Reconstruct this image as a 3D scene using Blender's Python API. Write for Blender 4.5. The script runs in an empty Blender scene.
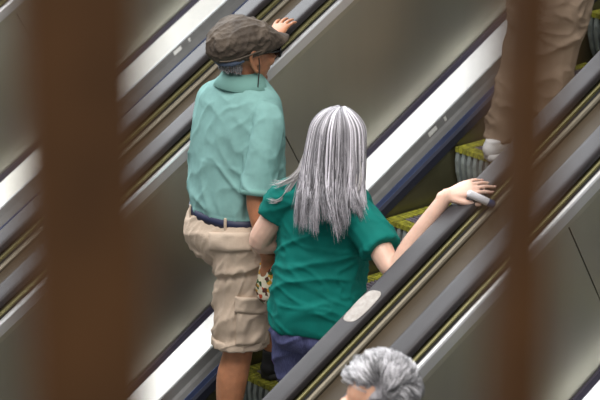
import bpy, bmesh, math, random
from mathutils import Vector, Matrix, noise
V = Vector
random.seed(7)
scene = bpy.context.scene
COL = scene.collection
T30 = math.tan(math.pi / 6)

# ------------------------------------------------------------------ camera, world, lights, exposure
cam_d = bpy.data.cameras.new('camera')
cam = bpy.data.objects.new('camera', cam_d)
COL.objects.link(cam)
CAM = V((5.7198, -4.9657, 3.3919))
PITCH, AZ, FPX = 0.32444, 0.70663, 2156.5
cR = V((math.sin(AZ), math.cos(AZ), 0))
cH = V((-math.cos(AZ), math.sin(AZ), 0))
cF = math.cos(PITCH) * cH - math.sin(PITCH) * V((0, 0, 1))
cU = math.sin(PITCH) * cH + math.cos(PITCH) * V((0, 0, 1))
cam.matrix_world = Matrix(((cR.x, cU.x, -cF.x, CAM.x), (cR.y, cU.y, -cF.y, CAM.y), (cR.z, cU.z, -cF.z, CAM.z), (0, 0, 0, 1)))
cam_d.sensor_width = 36
cam_d.lens = FPX * 36 / 600
cam_d.clip_start = 0.05
cam_d.dof.use_dof = True
cam_d.dof.focus_distance = 7.95
cam_d.dof.aperture_fstop = cam_d.lens / 1000 / 0.031
scene.camera = cam

world = bpy.data.worlds.new('world')
scene.world = world
world.use_nodes = True
world.node_tree.nodes['Background'].inputs[0].default_value = (0.80, 0.86, 0.90, 1)
world.node_tree.nodes['Background'].inputs[1].default_value = 0.26


def area(name, loc, target, sx, sy, power, col):
    d = bpy.data.lights.new(name, 'AREA')
    d.shape = 'RECTANGLE'
    d.size, d.size_y, d.energy, d.color = sx, sy, power, col
    o = bpy.data.objects.new(name, d)
    COL.objects.link(o)
    o.location = loc
    o.rotation_euler = (V(target) - V(loc)).to_track_quat('-Z', 'Y').to_euler()
    return o


area('skylight', (-7.2, 1.2, 7.4), (-0.4, 0.5, 0.6), 10, 9, 2050, (0.93, 0.97, 1.0))
area('ceiling_light', (2.0, -2.5, 7.5), (0.2, 0, 0.8), 5, 5, 780, (1.0, 0.97, 0.93))
area('bar_fill_light', (8.6, -7.2, 6.6), (4.6, -3.8, 2.9), 1.6, 1.6, 85, (1.0, 0.90, 0.80))  # added fill that brightens the railing bars, no known lamp there

scene.view_settings.view_transform = 'Standard'
scene.view_settings.look = 'None'
scene.view_settings.gamma = 1
scene.view_settings.use_curve_mapping = False
scene.view_settings.exposure = 0.0


# ------------------------------------------------------------------ materials
def mat(name, col, rough=0.6, metal=0.0, var=0.0, vscale=20.0, bump=0.0, bscale=60.0, stretch=(1, 1, 1), col2=None, attr=None, sss=0.0, spec=None, aniso=None):
    m = bpy.data.materials.new(name)
    m.use_nodes = True
    nt = m.node_tree
    b = nt.nodes['Principled BSDF']
    b.inputs['Roughness'].default_value = rough
    b.inputs['Metallic'].default_value = metal
    if spec is not None:
        b.inputs['Specular IOR Level'].default_value = spec
    if sss:
        b.inputs['Subsurface Weight'].default_value = sss
        b.inputs['Subsurface Radius'].default_value = (0.012, 0.005, 0.003)
        b.inputs['Subsurface Scale'].default_value = 1.0
    tc = nt.nodes.new('ShaderNodeTexCoord')
    mp = nt.nodes.new('ShaderNodeMapping')
    mp.inputs['Scale'].default_value = stretch
    nt.links.new(tc.outputs['Object'], mp.inputs['Vector'])
    c = tuple(col) + (1,)
    b.inputs['Base Color'].default_value = c
    if var or col2:
        nz = nt.nodes.new('ShaderNodeTexNoise')
        nz.inputs['Scale'].default_value = vscale
        nz.inputs['Detail'].default_value = 4
        nt.links.new(mp.outputs[0], nz.inputs['Vector'])
        rp = nt.nodes.new('ShaderNodeValToRGB')
        rp.color_ramp.elements[0].position = 0.32
        rp.color_ramp.elements[1].position = 0.68
        if col2:
            rp.color_ramp.elements[0].color = tuple(col2) + (1,)
            rp.color_ramp.elements[1].color = c
        else:
            rp.color_ramp.elements[0].color = tuple(max(0, x * (1 - var)) for x in col) + (1,)
            rp.color_ramp.elements[1].color = tuple(min(1, x * (1 + var)) for x in col) + (1,)
        nt.links.new(nz.outputs['Fac'], rp.inputs['Fac'])
        nt.links.new(rp.outputs['Color'], b.inputs['Base Color'])
    if attr:
        at = nt.nodes.new('ShaderNodeAttribute')
        at.attribute_name = attr
        nt.links.new(at.outputs['Color'], b.inputs['Base Color'])
    if bump:
        n2 = nt.nodes.new('ShaderNodeTexNoise')
        n2.inputs['Scale'].default_value = bscale
        n2.inputs['Detail'].default_value = 5
        nt.links.new(mp.outputs[0], n2.inputs['Vector'])
        bp = nt.nodes.new('ShaderNodeBump')
        bp.inputs['Strength'].default_value = bump
        bp.inputs['Distance'].default_value = 0.01
        nt.links.new(n2.outputs['Fac'], bp.inputs['Height'])
        nt.links.new(bp.outputs[0], b.inputs['Normal'])
    return m


M = {}
M['steel'] = mat('brushed_steel_panel', (0.50, 0.48, 0.40), 0.38, 1.0, var=0.10, vscale=2.2, bump=0.03, bscale=300, stretch=(1, 1, 0.15))
M['deck'] = mat('bright_aluminium_deck', (0.90, 0.93, 0.99), 0.42, 0.7, var=0.02, vscale=30)
M['deck_grey'] = mat('grey_metal_edge', (0.085, 0.085, 0.085), 0.5, 0.6, var=0.12, vscale=14)
M['blue_highlight'] = mat('painted_blue_highlight', (0.11, 0.145, 0.30), 0.32, 0.7)  # bluish highlight along the deck's lower edge, put into the base colour
M['brush'] = mat('black_brush', (0.008, 0.010, 0.026), 0.7, bump=0.4, bscale=400)
M['skirt'] = mat('olive_skirt_metal', (0.16, 0.15, 0.085), 0.40, 0.8, var=0.2, vscale=5)
M['dark_strip'] = mat('dark_purple_strip', (0.045, 0.04, 0.065), 0.35, 0.3)
M['rubber'] = mat('handrail_rubber', (0.038, 0.034, 0.036), 0.44, var=0.12, vscale=8, bump=0.03, bscale=120, spec=0.20)
M['black'] = mat('black_gap', (0.004, 0.004, 0.006), 0.6)
M['brass'] = mat('yellowed_metal_guide', (0.20, 0.185, 0.085), 0.4, 0.7)
M['chrome'] = mat('polished_metal_guide', (0.86, 0.86, 0.87), 0.34, 0.75)
M['dull_guide'] = mat('dull_outer_guide', (0.34, 0.30, 0.23), 0.38, 0.8)
M['pale_metal'] = mat('pale_metal_strip', (0.56, 0.54, 0.44), 0.38, 0.9, var=0.05)
M['brown_deck'] = mat('brown_steel_cover', (0.055, 0.040, 0.024), 0.5, 0.0, var=0.12, vscale=6, spec=0.2)
M['truss'] = mat('truss_casing', (0.08, 0.08, 0.08), 0.6, 0.3)
M['step_yellow'] = mat('worn_yellow_step_edge', (0.38, 0.365, 0.035), 0.6, var=0.25, vscale=45, col2=(0.12, 0.12, 0.02))
M['cleat'] = mat('purple_grey_cleats', (0.19, 0.17, 0.21), 0.5, 0.35, var=0.15, vscale=40)
M['groove'] = mat('dark_step_groove', (0.028, 0.025, 0.035), 0.6, 0.2)
M['riser'] = mat('grey_green_riser_metal', (0.30, 0.34, 0.335), 0.42, 0.35, var=0.25, vscale=30)
M['riser_back'] = mat('dark_riser_groove', (0.014, 0.018, 0.02), 0.6, 0.2)
M['floor'] = mat('floor_tiles', (0.10, 0.085, 0.07), 0.5, var=0.15, vscale=3)
M['post'] = mat('brown_painted_iron', (0.160, 0.070, 0.022), 0.55, 0.1, var=0.2, vscale=30)
M['sticker'] = mat('worn_pale_sticker', (0.40, 0.37, 0.345), 0.7, col2=(0.30, 0.265, 0.24), vscale=60)
M['screw'] = mat('screw_metal', (0.42, 0.42, 0.41), 0.4, 0.8)
M['skin_man'] = mat('tanned_skin', (0.43, 0.185, 0.095), 0.5, var=0.14, vscale=28, bump=0.08, bscale=120, sss=0.12)
M['skin_pale'] = mat('pale_skin', (0.70, 0.45, 0.35), 0.5, var=0.08, vscale=26, bump=0.05, bscale=140, sss=0.12)
M['skin_grey'] = mat('light_skin', (0.66, 0.36, 0.24), 0.5, var=0.08, vscale=26, sss=0.12)
M['polo'] = mat('sea_green_knit', (0.20, 0.372, 0.352), 0.85, var=0.06, vscale=30, bump=0.25, bscale=420, spec=0.2)
M['polo_edge'] = mat('sea_green_ribbed_collar', (0.165, 0.325, 0.29), 0.85, bump=0.3, bscale=500, spec=0.2)
M['tee'] = mat('emerald_jersey', (0.002, 0.150, 0.126), 0.8, var=0.08, vscale=18, bump=0.2, bscale=350, spec=0.2)
M['khaki'] = mat('beige_cotton_twill', (0.52, 0.41, 0.32), 0.85, var=0.07, vscale=26, bump=0.3, bscale=260, spec=0.2)
M['khaki_dark'] = mat('beige_cotton_pocket', (0.53, 0.42, 0.33), 0.85, var=0.06, vscale=26, bump=0.3, bscale=260, spec=0.2)
M['trouser'] = mat('taupe_cotton', (0.26, 0.195, 0.145), 0.85, var=0.10, vscale=18, bump=0.3, bscale=200, spec=0.2)
M['jeans'] = mat('indigo_denim', (0.105, 0.112, 0.235), 0.85, col2=(0.055, 0.060, 0.145), vscale=60, stretch=(5, 5, 0.7), bump=0.3, bscale=300, spec=0.2)
M['belt'] = mat('navy_belt', (0.012, 0.016, 0.05), 0.55)
M['cap'] = mat('grey_brown_waxed_cotton', (0.105, 0.080, 0.060), 0.75, col2=(0.052, 0.039, 0.030), vscale=16, bump=0.5, bscale=60, spec=0.3)
M['cap_band'] = mat('slate_blue_lining', (0.10, 0.13, 0.20), 0.8)
M['shoe_black'] = mat('black_mesh_shoe', (0.012, 0.012, 0.016), 0.6, bump=0.4, bscale=300)
M['shoe_sole'] = mat('dark_rubber_sole', (0.03, 0.03, 0.032), 0.7)
M['violet'] = mat('violet_tab', (0.30, 0.20, 0.62), 0.5)
M['shoe_white'] = mat('white_leather_shoe', (0.74, 0.73, 0.74), 0.5)
M['dark_plastic'] = mat('dark_glasses_plastic', (0.01, 0.01, 0.012), 0.25)
M['cord'] = mat('dark_cord', (0.02, 0.015, 0.012), 0.7)
M['hair'] = mat('silver_hair_strands', (0.5, 0.5, 0.52), 0.45, attr='tone', spec=0.4)
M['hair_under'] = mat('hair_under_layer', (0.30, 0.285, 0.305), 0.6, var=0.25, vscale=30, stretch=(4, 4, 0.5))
M['stubble'] = mat('short_grey_hair', (0.20, 0.19, 0.20), 0.8, var=0.3, vscale=120)
M['eye'] = mat('eyeball', (0.8, 0.78, 0.75), 0.2)
M['iris'] = mat('iris', (0.05, 0.03, 0.02), 0.2)
M['lip'] = mat('lips', (0.40, 0.16, 0.12), 0.5)
M['nail'] = mat('nail', (0.72, 0.42, 0.36), 0.3)
M['ring'] = mat('silver_ring', (0.8, 0.8, 0.85), 0.15, 1.0)
M['white_plastic'] = mat('white_plastic', (0.86, 0.85, 0.90), 0.35)
M['blue_plastic'] = mat('dark_blue_plastic', (0.02, 0.06, 0.16), 0.3)
M['navy_cloth'] = mat('navy_cloth', (0.025, 0.025, 0.035), 0.85)


def bag_material():
    m = bpy.data.materials.new('multicoloured_floral_cloth')
    m.use_nodes = True
    nt = m.node_tree
    b = nt.nodes['Principled BSDF']
    b.inputs['Roughness'].default_value = 0.7
    tc = nt.nodes.new('ShaderNodeTexCoord')
    vo = nt.nodes.new('ShaderNodeTexVoronoi')
    vo.inputs['Scale'].default_value = 70
    nt.links.new(tc.outputs['Object'], vo.inputs['Vector'])
    sp = nt.nodes.new('ShaderNodeSeparateColor')
    nt.links.new(vo.outputs['Color'], sp.inputs[0])
    rp = nt.nodes.new('ShaderNodeValToRGB')
    rp.color_ramp.interpolation = 'CONSTANT'
    cols = [(0.75, 0.68, 0.5), (0.55, 0.08, 0.03), (0.8, 0.72, 0.58), (0.04, 0.10, 0.03), (0.62, 0.32, 0.03), (0.78, 0.7, 0.55), (0.10, 0.03, 0.02)]
    el = rp.color_ramp.elements
    el[0].color = cols[0] + (1,)
    el[1].position = 0.18
    el[1].color = cols[1] + (1,)
    for i, c in enumerate(cols[2:]):
        e = el.new(0.32 + i * 0.14)
        e.color = c + (1,)
    nt.links.new(sp.outputs[0], rp.inputs['Fac'])
    nt.links.new(rp.outputs['Color'], b.inputs['Base Color'])
    return m


M['bag'] = bag_material()


# ------------------------------------------------------------------ object helpers
def link_mesh(name, me, m=None, parent=None, smooth=True):
    if m is not None:
        me.materials.append(m)
    if smooth:
        for p in me.polygons:
            p.use_smooth = True
    o = bpy.data.objects.new(name, me)
    COL.objects.link(o)
    if parent:
        o.parent = parent
    return o


def obj(name, bm, m=None, parent=None, smooth=False):
    me = bpy.data.meshes.new(name)
    bmesh.ops.recalc_face_normals(bm, faces=bm.faces[:])
    bm.to_mesh(me)
    bm.free()
    return link_mesh(name, me, m, parent, smooth)


def tag(o, label=None, cat=None, group=None, kind=None):
    if label:
        o['label'] = label
    if cat:
        o['category'] = cat
    if group:
        o['group'] = group
    if kind:
        o['kind'] = kind
    return o


def empty(name, loc=(0, 0, 0), rz=0.0):
    o = bpy.data.objects.new(name, None)
    COL.objects.link(o)
    o.location = loc
    o.rotation_euler = (0, 0, rz)
    return o


def copy_tree(o, parent=None):
    c = o.copy()
    COL.objects.link(c)
    c.parent = parent
    for ch in list(o.children):
        copy_tree(ch, c)
    return c


def add_box(bm, lo, hi, mi=0):
    vs = [bm.verts.new((x, y, z)) for x in (lo[0], hi[0]) for y in (lo[1], hi[1]) for z in (lo[2], hi[2])]
    for q in ((0, 1, 3, 2), (4, 6, 7, 5), (0, 4, 5, 1), (2, 3, 7, 6), (0, 2, 6, 4), (1, 5, 7, 3)):
        f = bm.faces.new([vs[i] for i in q])
        f.material_index = mi


def add_prism(bm, prof, y0, y1, mirror=False, sub=1):
    """Sheared extrusion along the 30 degree slope of a closed (x, offset) profile."""
    s = -1 if mirror else 1
    loops = []
    for k in range(sub + 1):
        y = y0 + (y1 - y0) * k / sub
        loops.append([bm.verts.new((s * x, y, T30 * y + o)) for x, o in prof])
    n = len(prof)
    for a, b in zip(loops, loops[1:]):
        for i in range(n):
            bm.faces.new((a[i], a[(i + 1) % n], b[(i + 1) % n], b[i]))
    bm.faces.new(loops[0])
    bm.faces.new(list(reversed(loops[-1])))


def catmull(pts, sub):
    out = []
    n = len(pts)
    for i in range(n - 1):
        p0 = pts[max(i - 1, 0)]
        p1 = pts[i]
        p2 = pts[i + 1]
        p3 = pts[min(i + 2, n - 1)]
        for k in range(sub):
            t = k / sub
            out.append([0.5 * ((2 * b) + (c - a) * t + (2 * a - 5 * b + 4 * c - d) * t * t + (3 * b - a - 3 * c + d) * t ** 3) for a, b, c, d in zip(p0, p1, p2, p3)])
    out.append(list(pts[-1]))
    return out


def add_rings(bm, rings, cap=True):
    loops = [[bm.verts.new(p) for p in r] for r in rings]
    n = len(loops[0])
    for a, b in zip(loops, loops[1:]):
        for i in range(n):
            bm.faces.new((a[i], a[(i + 1) % n], b[(i + 1) % n], b[i]))
    if cap:
        bm.faces.new(list(reversed(loops[0])))
        bm.faces.new(loops[-1])
    return loops


def tube(bm, pts, rad, seg=14, sub=4, side=None, round_ends=(True, True), cap=True):
    """Tapered limb. rad: number, list of numbers or list of (ra, rb); ra runs along 'side'."""
    pts = [V(p) for p in pts]
    if not isinstance(rad, (list, tuple)):
        rad = [rad] * len(pts)
    rr = [(r, r) if not isinstance(r, (list, tuple)) else r for r in rad]
    data = catmull([list(p) + list(r) for p, r in zip(pts, rr)], sub) if sub > 1 else [list(p) + list(r) for p, r in zip(pts, rr)]
    P = [V(d[:3]) for d in data]
    R = [(max(d[3], 1e-4), max(d[4], 1e-4)) for d in data]
    tang = []
    for i in range(len(P)):
        tang.append((P[min(i + 1, len(P) - 1)] - P[max(i - 1, 0)]).normalized())
    s = V(side) if side is not None else (V((1, 0, 0)) if abs(tang[0].x) < 0.8 else V((0, 1, 0)))
    rings = []

    def ring(c, t, ra, rb):
        nonlocal s
        s = (s - t * s.dot(t)).normalized()
        w = t.cross(s)
        return [c + s * (ra * math.cos(2 * math.pi * k / seg)) + w * (rb * math.sin(2 * math.pi * k / seg)) for k in range(seg)]
    for i, (p, t, r) in enumerate(zip(P, tang, R)):
        if i == 0 and round_ends[0]:
            h = min(r)
            for a in (80, 55, 28):
                ca, sa = math.cos(math.radians(a)), math.sin(math.radians(a))
                rings.append(ring(p - t * h * sa, t, r[0] * ca, r[1] * ca))
        rings.append(ring(p, t, r[0], r[1]))
        if i == len(P) - 1 and round_ends[1]:
            h = min(r)
            for a in (28, 55, 80):
                ca, sa = math.cos(math.radians(a)), math.sin(math.radians(a))
                rings.append(ring(p + t * h * sa, t, r[0] * ca, r[1] * ca))
    add_rings(bm, rings, cap)


def ellipsoid(bm, c, ax, ay, az, seg=18, rows=10):
    c, ax, ay, az = V(c), V(ax), V(ay), V(az)
    rings = []
    for i in range(1, rows):
        th = math.pi * i / rows
        rings.append([c + az * math.cos(th) + (ax * math.cos(2 * math.pi * k / seg) + ay * math.sin(2 * math.pi * k / seg)) * math.sin(th) for k in range(seg)])
    loops = [[bm.verts.new(p) for p in r] for r in rings]
    for a, b in zip(loops, loops[1:]):
        for i in range(seg):
            bm.faces.new((a[i], b[i], b[(i + 1) % seg], a[(i + 1) % seg]))
    top = bm.verts.new(c + az)
    bot = bm.verts.new(c - az)
    for i in range(seg):
        bm.faces.new((top, loops[0][i], loops[0][(i + 1) % seg]))
        bm.faces.new((bot, loops[-1][(i + 1) % seg], loops[-1][i]))


def remesh(bm, voxel, smooth=4, name='mesh'):
    me = bpy.data.meshes.new('tmp')
    bmesh.ops.recalc_face_normals(bm, faces=bm.faces[:])
    bm.to_mesh(me)
    bm.free()
    o = bpy.data.objects.new('tmp', me)
    COL.objects.link(o)
    r = o.modifiers.new('r', 'REMESH')
    r.mode = 'VOXEL'
    r.voxel_size = voxel
    if smooth:
        s = o.modifiers.new('s', 'SMOOTH')
        s.factor = 0.5
        s.iterations = smooth
    dg = bpy.context.evaluated_depsgraph_get()
    out = bpy.data.meshes.new_from_object(o.evaluated_get(dg))
    out.name = name
    bpy.data.objects.remove(o)
    bpy.data.meshes.remove(me)
    return out


def displace(me, fn):
    nor = [v.normal.copy() for v in me.vertices]
    for v, n in zip(me.vertices, nor):
        d = fn(v.co, n)
        if d:
            v.co = v.co + n * d
    me.update()


def ridged(p):
    return 1.0 - abs(noise.noise(p)) * 2.0


def wrinkle(amp, freq, dirv, stretch=0.25, seed=0.0, amp2=0.0):
    """Folds that run along dirv: the noise is stretched along it."""
    d = V(dirv).normalized()

    def fn(co, n):
        a = co.dot(d)
        q = (co - d * a + d * (a * stretch)) * freq + V((seed, seed * 1.7, seed * 0.3))
        w = noise.noise(q * 0.45) * 0.4
        v = max(-0.28, max(0.0, ridged(q + V((w, w, w)))) ** 2.2 * 1.35 - 0.42)
        out = amp * v
        if amp2:
            out += amp2 * noise.noise(co * freq * 0.35 + V((seed, 3, 1)))
        return out
    return fn


# ------------------------------------------------------------------ setting
bm = bmesh.new()
add_box(bm, (-9, -9, -2.75), (12, 9, -2.6))
tag(obj('floor', bm, M['floor']), kind='structure')

bm = bmesh.new()
add_box(bm, (4.2, -7.2, 1.55), (7.2, -3.6, 1.72))
tag(obj('floor_walkway', bm, M['floor']), kind='structure')


# ------------------------------------------------------------------ escalators
Y0, Y1 = -3.2, 4.2
SEAM0 = 0.61          # a panel joint crosses the balustrade's foot here
PANEL = 2.2


def rounded(prof_pts):
    return prof_pts


def make_step(parent, first):
    """One step; its nosing corner line lies on y=0, z=0."""
    st = empty('step')
    st.parent = parent
    w = 0.492
    # tread base
    b = bmesh.new()
    add_box(b, (-w, 0.01, -0.03), (w, 0.405, -0.010))
    obj('tread', b, M['groove'], st)
    # cleats: ridges across the field, yellow margin around
    b = bmesh.new()
    x0, x1, ya, yb = -w + 0.058, w - 0.058, 0.058, 0.398
    n = 15
    for i in range(n):
        y = ya + (yb - ya) * (i + 0.2) / n
        add_box(b, (x0, y, -0.012), (x1, y + (yb - ya) / n * 0.58, 0.0))
    obj('cleats', b, M['cleat'], st)
    b = bmesh.new()
    for s in (-1, 1):
        for i in range(20):
            y = 0.006 + i * 0.0197
            add_box(b, (s * (w - 0.029) - 0.027, y, -0.012), (s * (w - 0.029) + 0.027, y + 0.0155, 0.001))
    nx = 44
    for i in range(nx):
        x = -w + 2 * w * i / nx
        add_box(b, (x + 0.002, 0.0, -0.020), (x + 2 * w / nx - 0.003, 0.028, 0.001))
        add_box(b, (x + 0.002, 0.031, -0.014), (x + 2 * w / nx - 0.003, 0.054, 0.0005))
    obj('yellow_border', b, M['step_yellow'], st)
    # curved riser: plate with proud ribs
    prof = [(0.004, -0.018), (-0.002, -0.06), (0.004, -0.11), (0.020, -0.165), (0.046, -0.215), (0.075, -0.255)]
    b = bmesh.new()
    rings = []
    for s in (-w, w):
        rings.append([(s, y + 0.016, z) for y, z in prof] + [(s, y + 0.03, z) for y, z in reversed(prof)])
    add_rings(b, rings)
    rz = obj('riser', b, M['riser_back'], st)
    b = bmesh.new()
    nr = 28
    for i in range(nr):
        x = -w + 2 * w * (i + 0.12) / nr
        xx = x + 2 * w / nr * 0.54
        add_rings(b, [[(q, y, z) for y, z in prof] + [(q, y + 0.02, z) for y, z in reversed(prof)] for q in (x, xx)])
    obj('riser_ribs', b, M['riser'], rz)
    return st


def side_parts(root, mir):
    # handrail belt, C shaped
    b = bmesh.new()
    cx, cz, hw, hh = 0.752, 1.003, 0.043, 0.019
    prof = []
    for k in range(40):
        a = 2 * math.pi * (k + 0.5) / 40
        ca, sa = math.cos(a), math.sin(a)
        prof.append((cx + hw * math.copysign(abs(ca) ** 0.36, ca), cz + hh * math.copysign(abs(sa) ** 0.5, sa)))
    add_prism(b, prof, Y0, Y1, mir)
    h = obj('handrail', b, M['rubber'], root, True)
    b = bmesh.new()
    add_prism(b, [(0.725, 0.93), (0.782, 0.93), (0.782, 0.988), (0.725, 0.988)], Y0, Y1, mir)
    obj('handrail_neck', b, M['black'], root)
    for sgn in (-1, 1):
        # the inner guide (towards the steps) and the outer guide are stepped strips of metal
        def q(lst):
            return [(0.752 + sgn * (x - 0.752), o) for x, o in lst]
        b = bmesh.new()
        add_prism(b, q([(0.776, 0.945), (0.797, 0.945), (0.797, 0.970), (0.790, 0.973), (0.776, 0.973)]), Y0, Y1, mir)
        obj('brass_guide', b, M['brass'], root)
        b = bmesh.new()
        add_prism(b, q([(0.797, 0.925), (0.806, 0.925), (0.806, 0.957), (0.797, 0.957)]), Y0, Y1, mir)
        obj('groove_strip', b, M['black'], root)
        b = bmesh.new()
        add_prism(b, q([(0.806, 0.900), (0.820, 0.900), (0.824, 0.948), (0.820, 0.955), (0.811, 0.957), (0.806, 0.955)]), Y0, Y1, mir)
        obj('chrome_guide', b, M['chrome'] if sgn < 0 else M['dull_guide'], root)
    # inside edge strip below the guide, then the panels
    b = bmesh.new()
    add_prism(b, [(0.690, 0.872), (0.70, 0.872), (0.70, 0.925), (0.684, 0.925)], Y0, Y1, mir)
    obj('edge_strip', b, M['pale_metal'], root)
    b = bmesh.new()
    add_prism(b, [(0.702, 0.20), (0.75, 0.20), (0.75, 0.935), (0.702, 0.935)], Y0, Y1, mir)
    obj('balustrade_core', b, M['black'], root)
    # panels cut square to the slope: s is the distance along the slope of the foot of the joint
    cuts = [SEAM0 + PANEL * i for i in range(-3, 4)]
    for a, c in zip(cuts, cuts[1:]):
        b = bmesh.new()
        g = 0.0022
        pts = []
        for (y, lo) in ((a + g, True), (c - g, True), (c - g, False), (a + g, False)):
            if lo:
                pts.append((y, 0.18))
            else:
                pts.append((y - 0.69 * math.sin(math.pi / 6) * math.cos(math.pi / 6), 0.872))
        s = -1 if mir else 1
        ring = lambda x: [(s * x, max(min(y, Y1), Y0), T30 * max(min(y, Y1), Y0) + o) for y, o in pts]
        if abs(max(min(pts[0][0], Y1), Y0) - max(min(pts[1][0], Y1), Y0)) < 0.05:
            b.free()
            continue
        add_rings(b, [ring(0.692), ring(0.704)])
        obj('balustrade_panel', b, M['steel'], root)
    # decking at the foot
    b = bmesh.new()
    add_prism(b, [(0.672, 0.168), (0.702, 0.168), (0.702, 0.192), (0.680, 0.192)], Y0, Y1, mir)
    obj('dark_joint_strip', b, M['dark_strip'], root)
    b = bmesh.new()
    add_prism(b, [(0.560, 0.136), (0.563, 0.141), (0.668, 0.172), (0.673, 0.170), (0.673, 0.10), (0.560, 0.10)], Y0, Y1, mir)
    dk = obj('inner_deck', b, M['deck'], root)
    b = bmesh.new()
    add_prism(b, [(0.516, 0.078), (0.530, 0.094), (0.541, 0.104), (0.560, 0.130), (0.560, 0.06), (0.516, 0.06)], Y0, Y1, mir)
    de = obj('deck_edge', b, M['deck_grey'], root)
    b = bmesh.new()
    add_prism(b, [(0.509, 0.052), (0.5105, 0.056), (0.515, 0.077), (0.526, 0.080), (0.526, 0.05)], Y0, Y1, mir)
    obj('blue_highlight_strip', b, M['blue_highlight'], root)
    b = bmesh.new()
    add_prism(b, [(0.496, 0.004), (0.496, 0.046), (0.512, 0.055), (0.515, 0.004)], Y0, Y1, mir)
    obj('brush_strip', b, M['brush'], root)
    b = bmesh.new()
    add_prism(b, [(0.503, -0.45), (0.512, -0.45), (0.512, 0.03), (0.503, 0.03)], Y0, Y1, mir)
    obj('skirt_panel', b, M['skirt'], root)
    s = -1 if mir else 1
    for y in (-1.9, -1.81, 1.10, 1.19, 3.2):
        b = bmesh.new()
        add_prism(b, [(0.544, 0.106), (0.544, 0.110), (0.554, 0.1245), (0.556, 0.122)], y, y + (0.045 if y in (1.10, -1.9) else 0.010), mir)
        obj('screw_plate', b, M['screw'], de)
    return h


esc = empty('escalator')
rails = [side_parts(esc, True), side_parts(esc, False)]
b = bmesh.new()
add_prism(b, [(-0.80, -0.72), (0.80, -0.72), (0.80, -0.42), (-0.80, -0.42)], Y0, Y1)
obj('truss', b, M['truss'], esc)
for s_ in (True, False):
    b = bmesh.new()
    add_prism(b, [(0.76, -0.45), (0.80, -0.45), (0.80, 0.93), (0.76, 0.93)], Y0, Y1, s_)
    obj('outer_casing', b, M['brown_deck'], esc)
step0 = make_step(esc, True)
for n in range(-6, 10):
    st = step0 if n == -6 else copy_tree(step0, esc)
    st.location = (0, 0.4 * n, 0.231 * n)
tag(esc, 'middle escalator carrying the couple in green shirts', 'escalator', 'parallel escalators')
for k, lab in ((-1, 'far escalator behind the middle one, at the upper left, empty'), (1, 'nearest escalator, lower right, carrying the grey haired person')):
    c = copy_tree(esc)
    c.location = (1.77 * k, 0, 0)
    c['label'] = lab
    if k == 1:
        for ch in c.children:
            if ch.name.startswith('balustrade_panel'):
                ch.location = (0, -0.12, -0.12 * T30)

# covers that close the gap between two neighbouring handrails
for k, lab in ((-1, 'steel cover strip between the handrails of the far and the middle escalator'), (0, 'brown steel cover strip between the handrails of the middle and the nearest escalator')):
    b = bmesh.new()
    add_prism(b, [(0.826 + 1.77 * k, 0.90), (0.944 + 1.77 * k, 0.90), (0.944 + 1.77 * k, 0.938), (0.826 + 1.77 * k, 0.938)], Y0, Y1)
    tag(obj('cover_strip', b, M['brown_deck']), lab, 'cover', 'covers between escalators')

# worn sticker on the middle escalator's right handrail
right_rail = rails[1]


def sticker(y, x, w, l, seed, m, parent, off=1.0235):
    b = bmesh.new()
    top, bot = [], []
    for k in range(28):
        a = 2 * math.pi * k / 28
        ca, sa = math.cos(a), math.sin(a)
        px = w * math.copysign(abs(ca) ** 0.6, ca) * (1 + 0.08 * noise.noise(V((ca * 2, sa * 2, seed))))
        py = l * math.copysign(abs(sa) ** 0.7, sa) * (1 + 0.06 * noise.noise(V((ca * 2, sa * 2, seed + 4))))
        top.append((x + px, y + py + px * 0.15, T30 * (y + py + px * 0.15) + off))
        bot.append((x + px, y + py + px * 0.15, T30 * (y + py + px * 0.15) + off - 0.004))
    add_rings(b, [bot, top])
    return obj('sticker', b, m, parent)


stk = sticker(-0.452, 0.752, 0.034, 0.066, 1.0, M['sticker'], right_rail)


# ------------------------------------------------------------------ people
class Frame:
    def __init__(self, root, rz):
        self.root = V(root)
        self.c, self.s = math.cos(rz), math.sin(rz)

    def L(self, p):
        d = V(p) - self.root
        return V((self.c * d.x + self.s * d.y, -self.s * d.x + self.c * d.y, d.z))


def torso(bm, rows, seg=28, ex=0.85, sub=4):
    """rows: (z, x offset, y offset, half width, half depth)"""
    data = catmull([list(r) for r in rows], sub)
    rings = []
    for z, xo, yo, a, b in data:
        ring = []
        for k in range(seg):
            t = 2 * math.pi * k / seg
            ca, sa = math.cos(t), math.sin(t)
            ring.append(V((xo + a * math.copysign(abs(ca) ** ex, ca), yo + b * math.copysign(abs(sa) ** ex, sa), z)))
        rings.append(ring)
    add_rings(bm, rings)


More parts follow.
